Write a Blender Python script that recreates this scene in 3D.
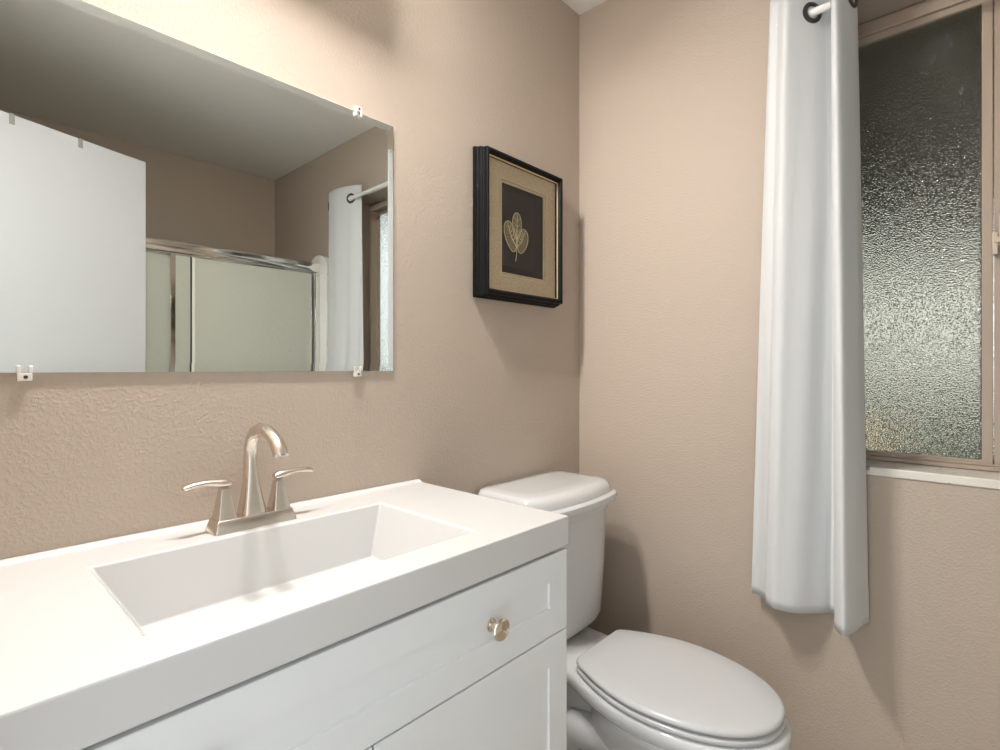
import bpy, bmesh, math, random
from mathutils import Vector, Matrix

random.seed(7)
scene = bpy.context.scene
for o in list(bpy.data.objects):
    bpy.data.objects.remove(o, do_unlink=True)
col = scene.collection
PI = math.pi

# ------------------------------------------------------------------ camera
CAM_Z = 1.155
cam_data = bpy.data.cameras.new('camera')
cam_data.sensor_fit = 'HORIZONTAL'
cam_data.sensor_width = 36.0
cam_data.lens = 36.0 * 528.5 / 1000.0
cam_data.shift_y = -7.0 / 1000.0
cam_data.clip_start = 0.01
cam = bpy.data.objects.new('camera', cam_data)
cam.location = (0, 0, CAM_Z)
yaw = math.radians(42.8)                     # optical axis, counter-clockwise from +X
cam.rotation_euler = (PI / 2, 0, yaw - PI / 2)
col.objects.link(cam)
scene.camera = cam

# ------------------------------------------------------------------ colour management
scene.view_settings.view_transform = 'Standard'
scene.view_settings.look = 'None'
scene.view_settings.gamma = 1.0
scene.view_settings.use_curve_mapping = False
scene.view_settings.exposure = 0.33

# ------------------------------------------------------------------ world: overcast daylight
world = bpy.data.worlds.new('overcast_sky')
scene.world = world
world.use_nodes = True
bg = world.node_tree.nodes['Background']
bg.inputs['Color'].default_value = (0.92, 0.965, 1.0, 1)
bg.inputs['Strength'].default_value = 1.4

BULB_POWER = 548.0                           # emission strength of the two vanity bulbs
BULB_COLOR = (1.0, 0.965, 0.925)
FILL_POWER = 4.0                            # unseen fill lamp added beyond the doorway
FILL_COLOR = (1.0, 0.97, 0.93)

# ------------------------------------------------------------------ dimensions
XR, XL = 1.615, -0.05        # right and left wall faces
YM, YO = 1.10, -1.417        # mirror wall and opposite wall faces
ZC = 2.445                   # ceiling
ZT = 0.860                   # counter top

# ------------------------------------------------------------------ materials
def mat(name):
    m = bpy.data.materials.new(name)
    m.use_nodes = True
    nt = m.node_tree
    return m, nt, nt.nodes['Principled BSDF']

def simple(name, rgb, rough=0.5, metal=0.0, coat=0.0, spec=0.5):
    m, nt, p = mat(name)
    p.inputs['Base Color'].default_value = (*rgb, 1)
    p.inputs['Roughness'].default_value = rough
    p.inputs['Metallic'].default_value = metal
    p.inputs['Coat Weight'].default_value = coat
    p.inputs['Coat Roughness'].default_value = 0.08
    p.inputs['Specular IOR Level'].default_value = spec
    return m

def node(nt, typ, **kw):
    n = nt.nodes.new(typ)
    for k, v in kw.items():
        setattr(n, k, v)
    return n

def add_noise_bump(m, scale, strength, distance, detail=3.0, stretch=None, lo=None, hi=None):
    nt = m.node_tree
    p = nt.nodes['Principled BSDF']
    tc = node(nt, 'ShaderNodeTexCoord')
    src = tc.outputs['Object']
    if stretch:
        mp = node(nt, 'ShaderNodeMapping')
        mp.inputs['Scale'].default_value = stretch
        nt.links.new(src, mp.inputs['Vector'])
        src = mp.outputs['Vector']
    nz = node(nt, 'ShaderNodeTexNoise')
    nz.inputs['Scale'].default_value = scale
    nz.inputs['Detail'].default_value = detail
    nt.links.new(src, nz.inputs['Vector'])
    h = nz.outputs['Fac']
    if lo is not None:
        mr = node(nt, 'ShaderNodeMapRange')
        mr.inputs['From Min'].default_value = lo
        mr.inputs['From Max'].default_value = hi
        mr.interpolation_type = 'SMOOTHSTEP'
        nt.links.new(h, mr.inputs['Value'])
        h = mr.outputs['Result']
    b = node(nt, 'ShaderNodeBump')
    b.inputs['Strength'].default_value = strength
    b.inputs['Distance'].default_value = distance
    nt.links.new(h, b.inputs['Height'])
    nt.links.new(b.outputs['Normal'], p.inputs['Normal'])
    return m

M = {}
WALL_RGB = (0.490, 0.412, 0.340)
M['wall'] = add_noise_bump(simple('taupe_wall_paint', WALL_RGB, 0.55, spec=0.35), 185, 0.38, 0.0017, 2.0, None, 0.38, 0.74)
M['ceiling'] = add_noise_bump(simple('white_ceiling_paint', (0.88, 0.865, 0.83), 0.9, spec=0.2), 60, 0.3, 0.002)
M['cabinet'] = simple('white_cabinet_lacquer', (0.85, 0.875, 0.885), 0.38)
M['top'] = simple('white_cultured_marble', (0.685, 0.685, 0.68), 0.16, coat=0.3)
M['porcelain'] = simple('white_porcelain', (0.66, 0.67, 0.675), 0.10, coat=0.5)
M['plastic'] = simple('white_seat_plastic', (0.60, 0.61, 0.615), 0.22)
M['nickel'] = add_noise_bump(simple('brushed_nickel', (0.74, 0.67, 0.60), 0.27, 1.0), 300, 0.06, 0.0005, 2.0, (1, 1, 14))
M['polished'] = simple('polished_nickel', (0.78, 0.70, 0.60), 0.06, 1.0)
M['chrome'] = simple('chrome', (0.80, 0.80, 0.79), 0.10, 1.0)
M['mirror'] = simple('silvered_mirror', (0.86, 0.895, 0.87), 0.0, 1.0)
M['clip'] = simple('clear_plastic_clip', (0.72, 0.70, 0.66), 0.12, coat=0.5)
M['screw'] = simple('dark_screw', (0.08, 0.07, 0.06), 0.4, 0.8)
M['black_frame'] = simple('black_lacquer_frame', (0.006, 0.006, 0.0065), 0.5, spec=0.12)
M['gold'] = simple('gold_line', (0.52, 0.40, 0.23), 0.4, 0.5)
M['window_metal'] = simple('tan_window_aluminium', (0.43, 0.345, 0.27), 0.42)
M['latch'] = simple('cream_latch', (0.60, 0.50, 0.40), 0.4)
M['gap'] = simple('dark_recess', (0.03, 0.03, 0.03), 0.8)
M['dark_metal'] = simple('dark_pewter', (0.10, 0.10, 0.10), 0.30, 1.0)
M['rod'] = simple('white_rod_enamel', (0.80, 0.80, 0.79), 0.3)
M['door'] = simple('white_door_paint', (0.555, 0.565, 0.58), 0.45)
M['hook'] = simple('grey_hook', (0.33, 0.33, 0.32), 0.4, 0.4)
M['trim'] = simple('white_trim_paint', (0.75, 0.74, 0.72), 0.4)
M['acrylic'] = simple('off_white_acrylic', (0.90, 0.90, 0.84), 0.15, coat=0.3)
M['roof'] = simple('sky_block_boards', (0.16, 0.155, 0.125), 0.9)
M['yard'] = simple('pale_concrete', (0.30, 0.30, 0.27), 0.9)
M['stem'] = simple('gold_leaf_vein', (0.80, 0.69, 0.43), 0.45, 0.0)
M['panel_dark'] = simple('dark_brown_paper', (0.030, 0.024, 0.022), 0.7)

# linen mat
m, nt, p = mat('tan_linen_mat')
tc = node(nt, 'ShaderNodeTexCoord')
nz = node(nt, 'ShaderNodeTexNoise'); nz.inputs['Scale'].default_value = 160; nz.inputs['Detail'].default_value = 6
cr = node(nt, 'ShaderNodeValToRGB')
cr.color_ramp.elements[0].position = 0.3; cr.color_ramp.elements[0].color = (0.48, 0.385, 0.25, 1)
cr.color_ramp.elements[1].position = 0.7; cr.color_ramp.elements[1].color = (0.65, 0.535, 0.37, 1)
nt.links.new(tc.outputs['Object'], nz.inputs['Vector']); nt.links.new(nz.outputs['Fac'], cr.inputs['Fac'])
nt.links.new(cr.outputs['Color'], p.inputs['Base Color']); p.inputs['Roughness'].default_value = 0.9
M['linen'] = m
M['fillet'] = simple('cream_fillet', (0.66, 0.56, 0.38), 0.6)

# skeleton leaf: a net of pale veins over brown
m, nt, p = mat('skeleton_leaf')
tc = node(nt, 'ShaderNodeTexCoord')
vo = node(nt, 'ShaderNodeTexVoronoi', feature='DISTANCE_TO_EDGE'); vo.inputs['Scale'].default_value = 260
cr = node(nt, 'ShaderNodeValToRGB')
cr.color_ramp.elements[0].position = 0.04; cr.color_ramp.elements[0].color = (0.36, 0.29, 0.165, 1)
cr.color_ramp.elements[1].position = 0.22; cr.color_ramp.elements[1].color = (0.085, 0.070, 0.048, 1)
nt.links.new(tc.outputs['Object'], vo.inputs['Vector']); nt.links.new(vo.outputs['Distance'], cr.inputs['Fac'])
nt.links.new(cr.outputs['Color'], p.inputs['Base Color']); p.inputs['Roughness'].default_value = 0.6
M['leaf'] = m

# curtain cloth: diffuse with a little light coming through
m, nt, p = mat('white_curtain_cloth')
p.inputs['Base Color'].default_value = (0.655, 0.67, 0.675, 1)
p.inputs['Roughness'].default_value = 0.75
p.inputs['Sheen Weight'].default_value = 0.15
p.inputs['Specular IOR Level'].default_value = 0.3
M['cloth'] = m
add_noise_bump(m, 26, 0.22, 0.006, 3.0, (1.0, 1.0, 0.22))

# sill: white cultured marble with grey chips
m, nt, p = mat('chipped_marble_sill')
tc = node(nt, 'ShaderNodeTexCoord')
n1 = node(nt, 'ShaderNodeTexNoise'); n1.inputs['Scale'].default_value = 17; n1.inputs['Detail'].default_value = 5; n1.inputs['Distortion'].default_value = 1.4
cr = node(nt, 'ShaderNodeValToRGB')
cr.color_ramp.elements[0].position = 0.315; cr.color_ramp.elements[0].color = (0.30, 0.28, 0.25, 1)
cr.color_ramp.elements[1].position = 0.36; cr.color_ramp.elements[1].color = (0.74, 0.70, 0.63, 1)
nt.links.new(tc.outputs['Object'], n1.inputs['Vector']); nt.links.new(n1.outputs['Fac'], cr.inputs['Fac'])
nt.links.new(cr.outputs['Color'], p.inputs['Base Color']); p.inputs['Roughness'].default_value = 0.3
M['sill'] = m

# floor tile
m, nt, p = mat('beige_floor_tile')
tc = node(nt, 'ShaderNodeTexCoord')
br = node(nt, 'ShaderNodeTexBrick'); br.offset = 0.0
br.inputs['Color1'].default_value = (0.48, 0.41, 0.33, 1); br.inputs['Color2'].default_value = (0.45, 0.385, 0.31, 1)
br.inputs['Mortar'].default_value = (0.30, 0.27, 0.23, 1)
br.inputs['Scale'].default_value = 1.0; br.inputs['Mortar Size'].default_value = 0.004
br.inputs['Brick Width'].default_value = 0.305; br.inputs['Row Height'].default_value = 0.305
nt.links.new(tc.outputs['Object'], br.inputs['Vector']); nt.links.new(br.outputs['Color'], p.inputs['Base Color'])
p.inputs['Roughness'].default_value = 0.35
M['tile'] = m

# obscure window glass: pebbled, refractive
m, nt, p = mat('pebbled_window_glass')
p.inputs['Base Color'].default_value = (0.45, 0.44, 0.36, 1)
p.inputs['Transmission Weight'].default_value = 1.0
p.inputs['Roughness'].default_value = 0.05
p.inputs['IOR'].default_value = 1.45
tc = node(nt, 'ShaderNodeTexCoord')
nz = node(nt, 'ShaderNodeTexNoise'); nz.inputs['Scale'].default_value = 330; nz.inputs['Detail'].default_value = 0
bp = node(nt, 'ShaderNodeBump'); bp.inputs['Strength'].default_value = 1.0; bp.inputs['Distance'].default_value = 0.0015
nt.links.new(tc.outputs['Object'], nz.inputs['Vector']); nt.links.new(nz.outputs['Fac'], bp.inputs['Height'])
nt.links.new(bp.outputs['Normal'], p.inputs['Normal'])
M['obscure'] = m
m = m.copy(); m.name = 'pebbled_window_glass_bright'; M['obscure_bright'] = m
m.node_tree.nodes['Principled BSDF'].inputs['Base Color'].default_value = (0.94, 0.95, 0.92, 1)  # paler copy of the glass: brightness outside this pane put into its colour

# rain glass of the shower doors: part clear, part scattering, with a rippled gloss
m, nt, p = mat('rippled_shower_glass')
nt.nodes.remove(p)
out = nt.nodes['Material Output']
tr = node(nt, 'ShaderNodeBsdfTransparent'); tr.inputs['Color'].default_value = (0.97, 0.975, 0.93, 1)
tl = node(nt, 'ShaderNodeBsdfTranslucent'); tl.inputs['Color'].default_value = (0.93, 0.95, 0.86, 1)
df = node(nt, 'ShaderNodeBsdfDiffuse'); df.inputs['Color'].default_value = (0.93, 0.95, 0.86, 1)
gl = node(nt, 'ShaderNodeBsdfGlossy'); gl.inputs['Roughness'].default_value = 0.08
m0 = node(nt, 'ShaderNodeMixShader'); m0.inputs[0].default_value = 0.78
m1 = node(nt, 'ShaderNodeMixShader'); m1.inputs[0].default_value = 0.62
m2 = node(nt, 'ShaderNodeMixShader')
fr = node(nt, 'ShaderNodeFresnel'); fr.inputs['IOR'].default_value = 1.45
tc = node(nt, 'ShaderNodeTexCoord')
nz = node(nt, 'ShaderNodeTexVoronoi', feature='SMOOTH_F1'); nz.inputs['Scale'].default_value = 42
bp = node(nt, 'ShaderNodeBump'); bp.inputs['Strength'].default_value = 0.5; bp.inputs['Distance'].default_value = 0.004
nt.links.new(tc.outputs['Object'], nz.inputs['Vector']); nt.links.new(nz.outputs['Distance'], bp.inputs['Height'])
for n in (tl, df, gl, fr):
    nt.links.new(bp.outputs['Normal'], n.inputs['Normal'])
nt.links.new(tl.outputs[0], m0.inputs[1]); nt.links.new(df.outputs[0], m0.inputs[2])
nt.links.new(tr.outputs[0], m1.inputs[1]); nt.links.new(m0.outputs[0], m1.inputs[2])
nt.links.new(fr.outputs[0], m2.inputs[0]); nt.links.new(m1.outputs[0], m2.inputs[1]); nt.links.new(gl.outputs[0], m2.inputs[2])
nt.links.new(m2.outputs[0], out.inputs['Surface'])
M['shower_glass'] = m

# picture glazing: clear with a faint reflection
m, nt, p = mat('picture_glass')
nt.nodes.remove(p)
out = nt.nodes['Material Output']
tr = node(nt, 'ShaderNodeBsdfTransparent'); gl = node(nt, 'ShaderNodeBsdfGlossy'); gl.inputs['Roughness'].default_value = 0.02
fr = node(nt, 'ShaderNodeFresnel'); fr.inputs['IOR'].default_value = 1.09
mx = node(nt, 'ShaderNodeMixShader')
nt.links.new(fr.outputs[0], mx.inputs[0]); nt.links.new(tr.outputs[0], mx.inputs[1]); nt.links.new(gl.outputs[0], mx.inputs[2])
nt.links.new(mx.outputs[0], out.inputs['Surface'])
M['picture_glass'] = m

def emitter(name, rgb, strength):
    m, nt, p = mat(name)
    p.inputs['Base Color'].default_value = (0.9, 0.9, 0.9, 1)
    p.inputs['Emission Color'].default_value = (*rgb, 1)
    p.inputs['Emission Strength'].default_value = strength
    return m
M['bulb'] = emitter('lit_vanity_bulb', BULB_COLOR, BULB_POWER)
M['fill_glow'] = emitter('lit_fill_diffuser', FILL_COLOR, FILL_POWER)
M['lantern'] = emitter('added_warm_glow', (1.0, 0.72, 0.38), 2.6)

# frosted shade of the vanity light
m, nt, p = mat('frosted_lamp_shade')
nt.nodes.remove(p)
out = nt.nodes['Material Output']
tl = node(nt, 'ShaderNodeBsdfTranslucent'); tl.inputs['Color'].default_value = (0.85, 0.84, 0.80, 1)
df = node(nt, 'ShaderNodeBsdfDiffuse'); df.inputs['Color'].default_value = (0.85, 0.84, 0.80, 1)
mx = node(nt, 'ShaderNodeMixShader'); mx.inputs[0].default_value = 0.3
nt.links.new(tl.outputs[0], mx.inputs[1]); nt.links.new(df.outputs[0], mx.inputs[2]); nt.links.new(mx.outputs[0], out.inputs['Surface'])
M['shade'] = m

# hedge leaves
m, nt, p = mat('hedge_green')
tc = node(nt, 'ShaderNodeTexCoord')
nz = node(nt, 'ShaderNodeTexNoise'); nz.inputs['Scale'].default_value = 9; nz.inputs['Detail'].default_value = 6
cr = node(nt, 'ShaderNodeValToRGB')
cr.color_ramp.elements[0].color = (0.03, 0.05, 0.02, 1); cr.color_ramp.elements[1].color = (0.14, 0.18, 0.09, 1)
nt.links.new(tc.outputs['Object'], nz.inputs['Vector']); nt.links.new(nz.outputs['Fac'], cr.inputs['Fac'])
nt.links.new(cr.outputs['Color'], p.inputs['Base Color']); p.inputs['Roughness'].default_value = 0.9
M['hedge'] = m

# ------------------------------------------------------------------ helpers
def thing(name, loc, label, cat, group=None, kind=None):
    o = bpy.data.objects.new(name, None)
    o.empty_display_size = 0.05
    o.location = loc
    col.objects.link(o)
    tag(o, label, cat, group, kind)
    return o

def tag(o, label=None, cat=None, group=None, kind=None):
    if label: o['label'] = label
    if cat: o['category'] = cat
    if group: o['group'] = group
    if kind: o['kind'] = kind
    return o

def world_basis(o):
    m = o.matrix_basis.copy()
    if o.parent:
        m = world_basis(o.parent) @ o.matrix_parent_inverse @ m
    return m

def obj(name, bm, material, parent=None, smooth=False, bevel=None, seg=2, sub=0, auto=None):
    bmesh.ops.recalc_face_normals(bm, faces=bm.faces[:])
    me = bpy.data.meshes.new(name)
    bm.to_mesh(me); bm.free()
    if smooth:
        for f in me.polygons: f.use_smooth = True
    o = bpy.data.objects.new(name, me)
    if isinstance(material, (list, tuple)):
        for mm in material: me.materials.append(mm)
    else:
        me.materials.append(material)
    col.objects.link(o)
    if parent:
        o.parent = parent
        o.matrix_parent_inverse = world_basis(parent).inverted()
    if bevel:
        b = o.modifiers.new('bevel', 'BEVEL'); b.width = bevel; b.segments = seg
        b.limit_method = 'ANGLE'; b.angle_limit = math.radians(35); b.harden_normals = False
        for f in me.polygons: f.use_smooth = True
        try:
            me.set_sharp_from_angle(angle=math.radians(50))
        except Exception:
            pass
    if auto:
        for f in me.polygons: f.use_smooth = True
        me.set_sharp_from_angle(angle=math.radians(auto))
    if sub:
        s = o.modifiers.new('sub', 'SUBSURF'); s.levels = sub; s.render_levels = sub
    return o

def struct(name, bm, material, parent=None, **kw):
    o = obj(name, bm, material, parent, **kw)
    if parent is None: o['kind'] = 'structure'
    return o

def box(bm, x0, x1, y0, y1, z0, z1):
    v = [bm.verts.new((x, y, z)) for z in (z0, z1) for y in (y0, y1) for x in (x0, x1)]
    for q in ((0, 1, 3, 2), (4, 5, 7, 6), (0, 1, 5, 4), (2, 3, 7, 6), (0, 2, 6, 4), (1, 3, 7, 5)):
        bm.faces.new([v[i] for i in q])
    return bm

def B(*a):
    return box(bmesh.new(), *a)

def loft(bm, rings, cap0=True, cap1=True, closed=True):
    vr = [[bm.verts.new(p) for p in r] for r in rings]
    n = len(vr[0])
    for a, b in zip(vr, vr[1:]):
        for i in range(n if closed else n - 1):
            j = (i + 1) % n
            bm.faces.new((a[i], a[j], b[j], b[i]))
    if cap0: bm.faces.new(vr[0])
    if cap1: bm.faces.new(vr[-1])
    return vr

def tube(bm, pts, rad, seg=16, cap=True, up=Vector((0, 0, 1)), flat=None):
    pts = [Vector(p) for p in pts]
    if not isinstance(rad, (list, tuple)): rad = [rad] * len(pts)
    rings = []
    for i, p in enumerate(pts):
        t = (pts[min(i + 1, len(pts) - 1)] - pts[max(i - 1, 0)]).normalized()
        s = t.cross(up)
        if s.length < 1e-4: s = t.cross(Vector((0, 1, 0)))
        s.normalize(); u = s.cross(t).normalized()
        r = rad[i]
        ra, rb = r if isinstance(r, (list, tuple)) else (r, r)
        rings.append([p + s * (ra * math.cos(2 * PI * k / seg)) + u * (rb * math.sin(2 * PI * k / seg)) for k in range(seg)])
    return loft(bm, rings, cap, cap)

def lathe(bm, prof, center, axis, seg=32):
    """prof: list of (distance along axis, radius)"""
    axis = Vector(axis).normalized(); c = Vector(center)
    a = axis.orthogonal().normalized(); b = axis.cross(a)
    rings = [[c + axis * d + (a * math.cos(2 * PI * k / seg) + b * math.sin(2 * PI * k / seg)) * max(r, 1e-5) for k in range(seg)] for d, r in prof]
    return loft(bm, rings, True, True)

def catmull(pts, n):
    P = [Vector(p) for p in pts]
    P = [2 * P[0] - P[1]] + P + [2 * P[-1] - P[-2]]
    out = []
    segs = len(P) - 3
    for k in range(n):
        f = k / (n - 1) * segs
        i = min(int(f), segs - 1); t = f - i
        a, b, c, d = P[i], P[i + 1], P[i + 2], P[i + 3]
        out.append(0.5 * ((2 * b) + (c - a) * t + (2 * a - 5 * b + 4 * c - d) * t * t + (3 * b - a - 3 * c + d) * t ** 3))
    return out

# ================================================================== ROOM SHELL
struct('floor', B(XL - 0.12, XR + 0.19, YO - 0.12, YM + 0.12, -0.08, 0.0), M['tile'])
struct('ceiling', B(XL - 0.12, XR + 0.19, YO - 0.12, YM + 0.12, ZC, ZC + 0.08), M['ceiling'])
struct('wall_back', B(XL - 0.12, XR, YM, YM + 0.12, 0.0, ZC), M['wall'])
struct('wall_front', B(XL - 0.12, XR, YO - 0.12, YO, 0.0, ZC), M['wall'])

# right wall with the window opening
WY0, WY1, WZ0, WZ1 = -0.442, 0.425, 0.884, 2.096
XT = XR + 0.185
bm = bmesh.new()
def frame_wall_x(bm, x0, x1, ya, yb, za, zb, oy0, oy1, oz0, oz1):
    """one continuous wall of thickness x0..x1 with a rectangular opening"""
    rings = []
    for x in (x0, x1):
        outer = [(x, ya, za), (x, yb, za), (x, yb, zb), (x, ya, zb)]
        inner = [(x, oy0, oz0), (x, oy1, oz0), (x, oy1, oz1), (x, oy0, oz1)]
        rings.append(([bm.verts.new(p) for p in outer], [bm.verts.new(p) for p in inner]))
    for o, i in rings:
        for k in range(4):
            j = (k + 1) % 4
            bm.faces.new((o[k], o[j], i[j], i[k]))
    for s in (0, 1):
        a, b = rings[0][s], rings[1][s]
        for k in range(4):
            j = (k + 1) % 4
            bm.faces.new((a[k], a[j], b[j], b[k]))
frame_wall_x(bm, XR, XT, YO - 0.12, YM + 0.12, 0.0, ZC, WY0, WY1, WZ0, WZ1)
struct('wall_right', bm, M['wall'])

# left wall with the doorway (camera stands in it)
DY0, DY1, DZ = -0.215, 0.525, 2.045
bm = bmesh.new()
box(bm, XL - 0.12, XL, YO, DY0, 0, ZC); box(bm, XL - 0.12, XL, DY1, YM, 0, ZC); box(bm, XL - 0.12, XL, DY0, DY1, DZ, ZC)
struct('wall_left', bm, M['wall'])
bm = bmesh.new()
box(bm, XL - 0.12, XL + 0.004, DY1 - 0.02, DY1 + 0.0, 0, DZ); box(bm, XL - 0.12, XL + 0.004, DY0, DY0 + 0.02, 0, DZ)
box(bm, XL - 0.12, XL + 0.004, DY0 + 0.02, DY1 - 0.02, DZ - 0.02, DZ)
struct('trim_1', bm, M['trim'])
struct('baseboard_right', B(XR - 0.012, XR, -0.62, YM, 0, 0.085), M['trim'], bevel=0.003)
struct('baseboard_back', B(0.87, XR - 0.013, YM - 0.012, YM, 0, 0.085), M['trim'], bevel=0.003)

# ================================================================== WINDOW
win = bpy.data.objects.new('window_1', None); win.location = (XR + 0.11, 0.005, WZ0); col.objects.link(win); win['kind'] = 'structure'
FX0, FX1 = 1.725, 1.790
bm = bmesh.new()
frame_wall_x(bm, FX0, FX1, WY0 + 0.002, WY1 - 0.002, 0.908, 2.092, WY0 + 0.022, WY1 - 0.030, 0.918, 2.057)
box(bm, FX0 + 0.006, FX0 + 0.010, WY0 + 0.03, WY1 - 0.03, 0.918, 0.924)
obj('window_frame', bm, M['window_metal'], win, bevel=0.002)
def sash(y0, y1, x0, x1, stile_a, stile_b):
    bm = bmesh.new()
    frame_wall_x(bm, x0, x1, y0, y1, 0.917, 2.060, y0 + stile_a, y1 - stile_b, 0.931, 2.040)
    s = obj('sash', bm, M['window_metal'], win, bevel=0.0015)
    xm = (x0 + x1) / 2
    g = obj('pane', B(xm - 0.0025, xm + 0.0025, y0 + stile_a - 0.004, y1 - stile_b + 0.004, 0.927, 2.044), M['obscure'], s)
    return s
sa = sash(-0.0065, 0.397, 1.736, 1.756, 0.0200, 0.022)
sb = sash(-0.422, 0.016, 1.764, 1.784, 0.015, 0.022)
sb.children[0].data.materials[0] = M['obscure_bright']
# meeting strip and latch
obj('meeting_strip', B(1.7365, 1.7430, -0.036, -0.0085, 0.919, 2.056), M['window_metal'], win, bevel=0.0015)
bm = bmesh.new()
box(bm, 1.7205, 1.7275, -0.0285, -0.0165, 1.445, 1.515)
box(bm, 1.7195, 1.7355, -0.0155, -0.0045, 1.425, 1.478)
box(bm, 1.7150, 1.7205, -0.0250, -0.0080, 1.452, 1.466)
tag(obj('latch', bm, M['latch'], win, bevel=0.002), 'cream latch')
obj('window_sill', B(XR - 0.004, FX1, WY0 + 0.0015, WY1 - 0.0015, 0.8845, 0.9065), M['sill'], win, bevel=0.003)

# outdoors: yard, plus a roof and hedge added to block the sky
struct('ground_yard', B(XT + 0.02, 14, -8, 10, -0.25, -0.15), M['yard'])
bm = bmesh.new()
box(bm, XT + 0.02, 8.0, -1.2, 11, 2.40, 2.55)
for k in range(11):
    box(bm, 2.2 + k * 0.5, 2.26 + k * 0.5, -1.2, 11, 2.28, 2.398)
struct('sky_block_roof', bm, M['roof'])
bm = bmesh.new()
bmesh.ops.create_grid(bm, x_segments=60, y_segments=8, size=1)
for v in bm.verts:
    u, w = v.co.x, v.co.y
    ph = (w + 1) / 2 * PI
    v.co = Vector((10.4 - 0.5 * math.cos(ph) + 0.08 * random.random(), u * 12 + 1, -0.15 + 1.05 * math.sin(ph) * (0.92 + 0.16 * random.random())))
hd = obj('hedge', bm, M['hedge'], smooth=True)
tag(hd, 'dark green hedge added to block the low sky behind the window glass', 'hedge')

# ================================================================== DOOR (open, seen in the mirror)
hinge = Vector((XL + 0.012, -0.198, 0)); free = Vector((0.626, -0.446, 0))
dd = (free - hinge).normalized(); dn = Vector((-dd.y, dd.x, 0))          # dn points towards the mirror
if dn.y < 0: dn = -dn
L = (free - hinge).length
door = bpy.data.objects.new('door_1', None); door.location = hinge; col.objects.link(door); door['kind'] = 'structure'
def dpt(s, d, z): return hinge + dd * s + dn * d + Vector((0, 0, z))
def dbox(bm, s0, s1, d0, d1, z0, z1):
    v = [bm.verts.new(dpt(s, d, z)) for z in (z0, z1) for d in (d0, d1) for s in (s0, s1)]
    for q in ((0, 1, 3, 2), (4, 5, 7, 6), (0, 1, 5, 4), (2, 3, 7, 6), (0, 2, 6, 4), (1, 3, 7, 5)):
        bm.faces.new([v[i] for i in q])
    return bm
obj('slab', dbox(bmesh.new(), 0, L, -0.035, 0, 0.012, 2.03), M['door'], door, bevel=0.0015)
for z in (0.25, 1.05, 1.80):
    bm = bmesh.new(); tube(bm, [dpt(-0.006, -0.003, z - 0.045), dpt(-0.006, -0.003, z + 0.045)], 0.005, 12)
    obj('hinge', bm, M['nickel'], door, smooth=True)
for s in (1, -1):
    bm = bmesh.new()
    base = dpt(L - 0.065, 0 if s > 0 else -0.035, 0.95)
    lathe(bm, [(0, 0.032), (0.004, 0.032), (0.008, 0.014), (0.03, 0.012), (0.038, 0.022), (0.052, 0.027), (0.064, 0.022), (0.068, 0.0)], base, dn * s)
    obj('door_knob', bm, M['nickel'], door, auto=40)

hook_spots = [0.247, 0.459]
def door_hook(s, label):
    h = thing('over_door_hook', dpt(s, 0.0012, 2.03), label, 'hook', 'hooks over the top of the open door')
    bm = bmesh.new(); g = 0.0015
    dbox(bm, s - 0.008, s + 0.008, 0.0008, 0.0008 + g, 1.995, 2.0325)
    dbox(bm, s - 0.008, s + 0.008, -0.0375, 0.0008 + g, 2.0308, 2.0325)
    dbox(bm, s - 0.008, s + 0.008, -0.0375, -0.036, 1.86, 2.0325)
    obj('strap', bm, M['hook'], h, bevel=0.0004)
    bm = bmesh.new()
    tube(bm, [dpt(s, -0.038, 1.90), dpt(s, -0.050, 1.872), dpt(s, -0.068, 1.866), dpt(s, -0.080, 1.880), dpt(s, -0.083, 1.900)], 0.004, 10)
    obj('prong', bm, M['hook'], h, smooth=True)
door_hook(hook_spots[1], 'grey hook on the white door top, nearer its free edge in the mirror')
door_hook(hook_spots[0], 'grey hook on the white door top, farther from its free edge in the mirror')

# ================================================================== SHOWER (seen in the mirror)
SY = -0.735                                   # plane of the sliding doors
bm = bmesh.new()
box(bm, XL + 0.003, XR - 0.003, YO + 0.001, YO + 0.022, 0.471, 1.70)
box(bm, XL + 0.003, XL + 0.05, YO + 0.022, -0.63, 0.471, 1.70)
box(bm, 1.567, XR - 0.003, YO + 0.022, -0.64, 0.471, 1.70)
def arch(bm, x0, x1):
    """front flange of an end panel with a rounded top"""
    pts = [(-0.86, 1.70), (-0.63, 1.70)] + [(-0.63 - 0.115 + 0.115 * math.cos(a), 1.71 + 0.115 * math.sin(a)) for a in [PI * k / 14 for k in range(15)]]
    pts = [(-0.86, 1.70), (-0.63, 1.70)] + pts[2:]
    loft(bm, [[(x0, y, z) for y, z in pts], [(x1, y, z) for y, z in pts]])
arch(bm, 1.567, XR - 0.003); arch(bm, XL + 0.003, XL + 0.05)
ss = obj('shower_surround', bm, M['acrylic'], bevel=0.004)
tag(ss, 'off-white shower surround panels with a rounded flange, behind the sliding glass doors', 'shower surround')
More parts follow.
